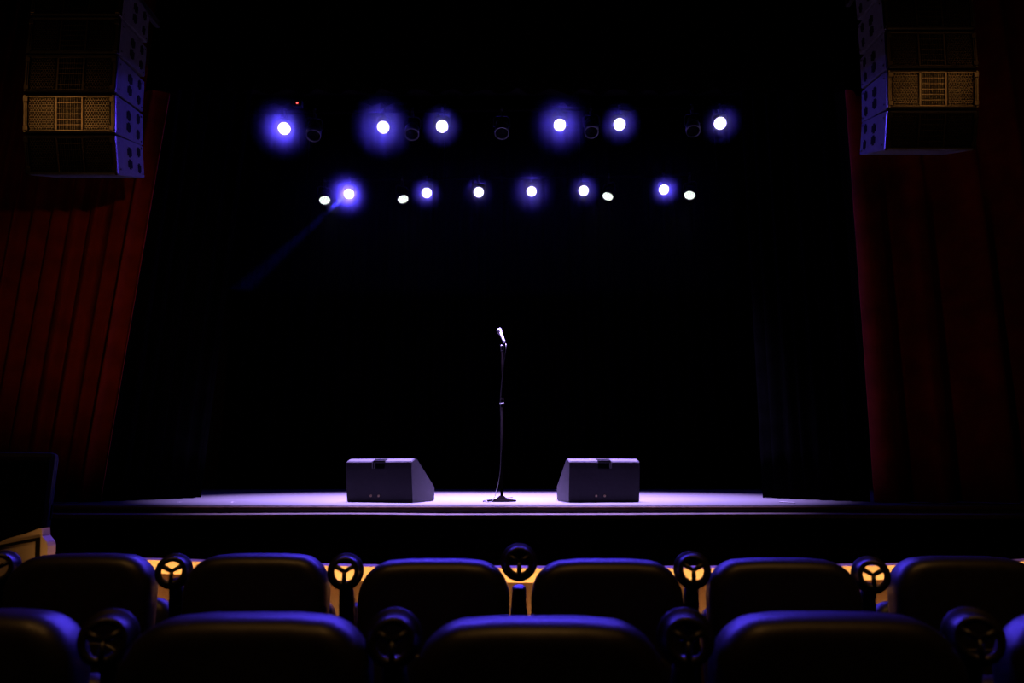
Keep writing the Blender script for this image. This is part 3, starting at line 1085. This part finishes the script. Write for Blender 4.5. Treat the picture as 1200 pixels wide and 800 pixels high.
SEAT = make_seat()
ARM = make_arm()
front = [(111, 648, 'front row black theatre seat nearest the cream bordered panel'),
         (311, 648, 'second front row black theatre seat along from the cream bordered panel'),
         (512, 654, 'front row black theatre seat below the wedge monitor with the dark side wall'),
         (707, 654, 'front row black theatre seat below the wedge monitor with the blue side'),
         (907, 653, 'front row black theatre seat below the right end of the lit stage floor'),
         (1116, 651, 'front row black theatre seat with brown lit top, farthest from cream bordered panel')]
rear = [(-18, 712, 'near row black theatre seat cut off by the picture edge under the cream panel'),
        (305, 716, 'near row black theatre seat, second along from the cream bordered panel'),
        (630, 720, 'near row black theatre seat in line with the microphone stand'),
        (960, 715, 'near row black theatre seat, second from the end under dark red curtain'),
        (1288, 714, 'near row black theatre seat cut off by the picture edge under dark red curtain')]
n_s = [0]


def place(proto, first, p, rz, label, cat, group, dy=0.0):
    o = proto if first else copy_tree(proto)
    o.location = (p.x, p.y + dy, 0)
    o.rotation_euler = (0, 0, R(rz))
    tag(o, label, cat, group)
    return o


for i, (px, yt, lab) in enumerate(front):
    p = row_pos(px, yt)
    place(SEAT, i == 0, p, -p.x * 2.2, lab, 'seat', 'front row of theatre seats', -0.11)
for i, (px, yt, lab) in enumerate(rear):
    p = row_pos(px, yt)
    place(SEAT, False, p, -p.x * 2.2, lab, 'seat', 'second row of theatre seats', -0.11)

fr = [(20, 664, 8, 0, 'black cup holder armrest in front of the cream bordered panel'),
      (212, 668, 4, -0.4, 'black cup holder armrest between first and second front row seats from cream panel'),
      (412, 672, 2, 0.15, 'black cup holder armrest framing yellow pit wall, second and third front seats'),
      (610, 657, -14, 0.9, 'tall cup holder armrest with bright violet lit ring below the microphone stand'),
      (806, 667, -3, 0.5, 'black cup holder armrest between fourth and fifth front row seats'),
      (1015, 671, -6, 0.4, 'black cup holder armrest beside the front seat with brown lit top')]
rr_ = [(133, 745, 3, 0.2, 'near row cup holder armrest with brown lit top, closest to the cream panel'),
       (465, 750, 1, -0.3, 'near row cup holder armrest between the second and third near seats'),
       (797, 750, -1, 0.3, 'near row cup holder armrest between the third and fourth near seats'),
       (1122, 746, -3, 0.5, 'near row cup holder armrest closest to the dark red curtain side')]
first = True
for rowdef, seats, grp in ((fr, front, 'cup holder armrests of the front row'), (rr_, rear, 'cup holder armrests of the second row')):
    ys = [row_pos(px, yt) for px, yt, _ in seats]
    ys = [ys[0] + (ys[0] - ys[1])] + ys + [ys[-1] + (ys[-1] - ys[-2])]
    for px, py, rz, roll, lab in rowdef:
        Yc = min(ys, key=lambda q: abs(q.x - at(px, py, q.y).x)).y - 0.05
        p = at(px, py, Yc)
        q = min(((a_ + b_) / 2 for a_, b_ in zip(ys, ys[1:])), key=lambda m_: abs(m_.x - p.x))
        ax_ = q.x - (0.004 if px == 610 else 0.0)
        o = place(ARM, first, Vector((ax_, q.y - 0.005, 0)), -q.x * 2.2, lab, 'armrest', grp)
        first = False
        # lift the cup so that the ring sits where the photo shows it
        for ch in o.children:
            if ch.name.split('.')[0] == 'cup_ring':
                # each cup is turned a little on its arm
                tz = R(math.degrees(math.atan2(-q.x, q.y)) * (0.35 if px == 610 else 0.72) + q.x * 2.2)
                pv = Vector((0, -0.04, 0))
                ch.rotation_euler = (0, 0, tz)
                sc_ = 0.90 if rowdef is rr_ else 0.97
                ch.scale = (sc_, 1, sc_)
                p.z += 0.915 * (1 - sc_)
                ch.location = pv - Matrix.Rotation(tz, 3, 'Z') @ pv + Vector((0, 0, max(-0.03, min(0.10, p.z - 0.915))))

# ------------------------------------------------------------------ world: no light but the lamps
w = bpy.data.worlds.new('World')
S.world = w
w.use_nodes = True
w.node_tree.nodes['Background'].inputs['Color'].default_value = (0, 0, 0, 1)
w.node_tree.nodes['Background'].inputs['Strength'].default_value = 0.0
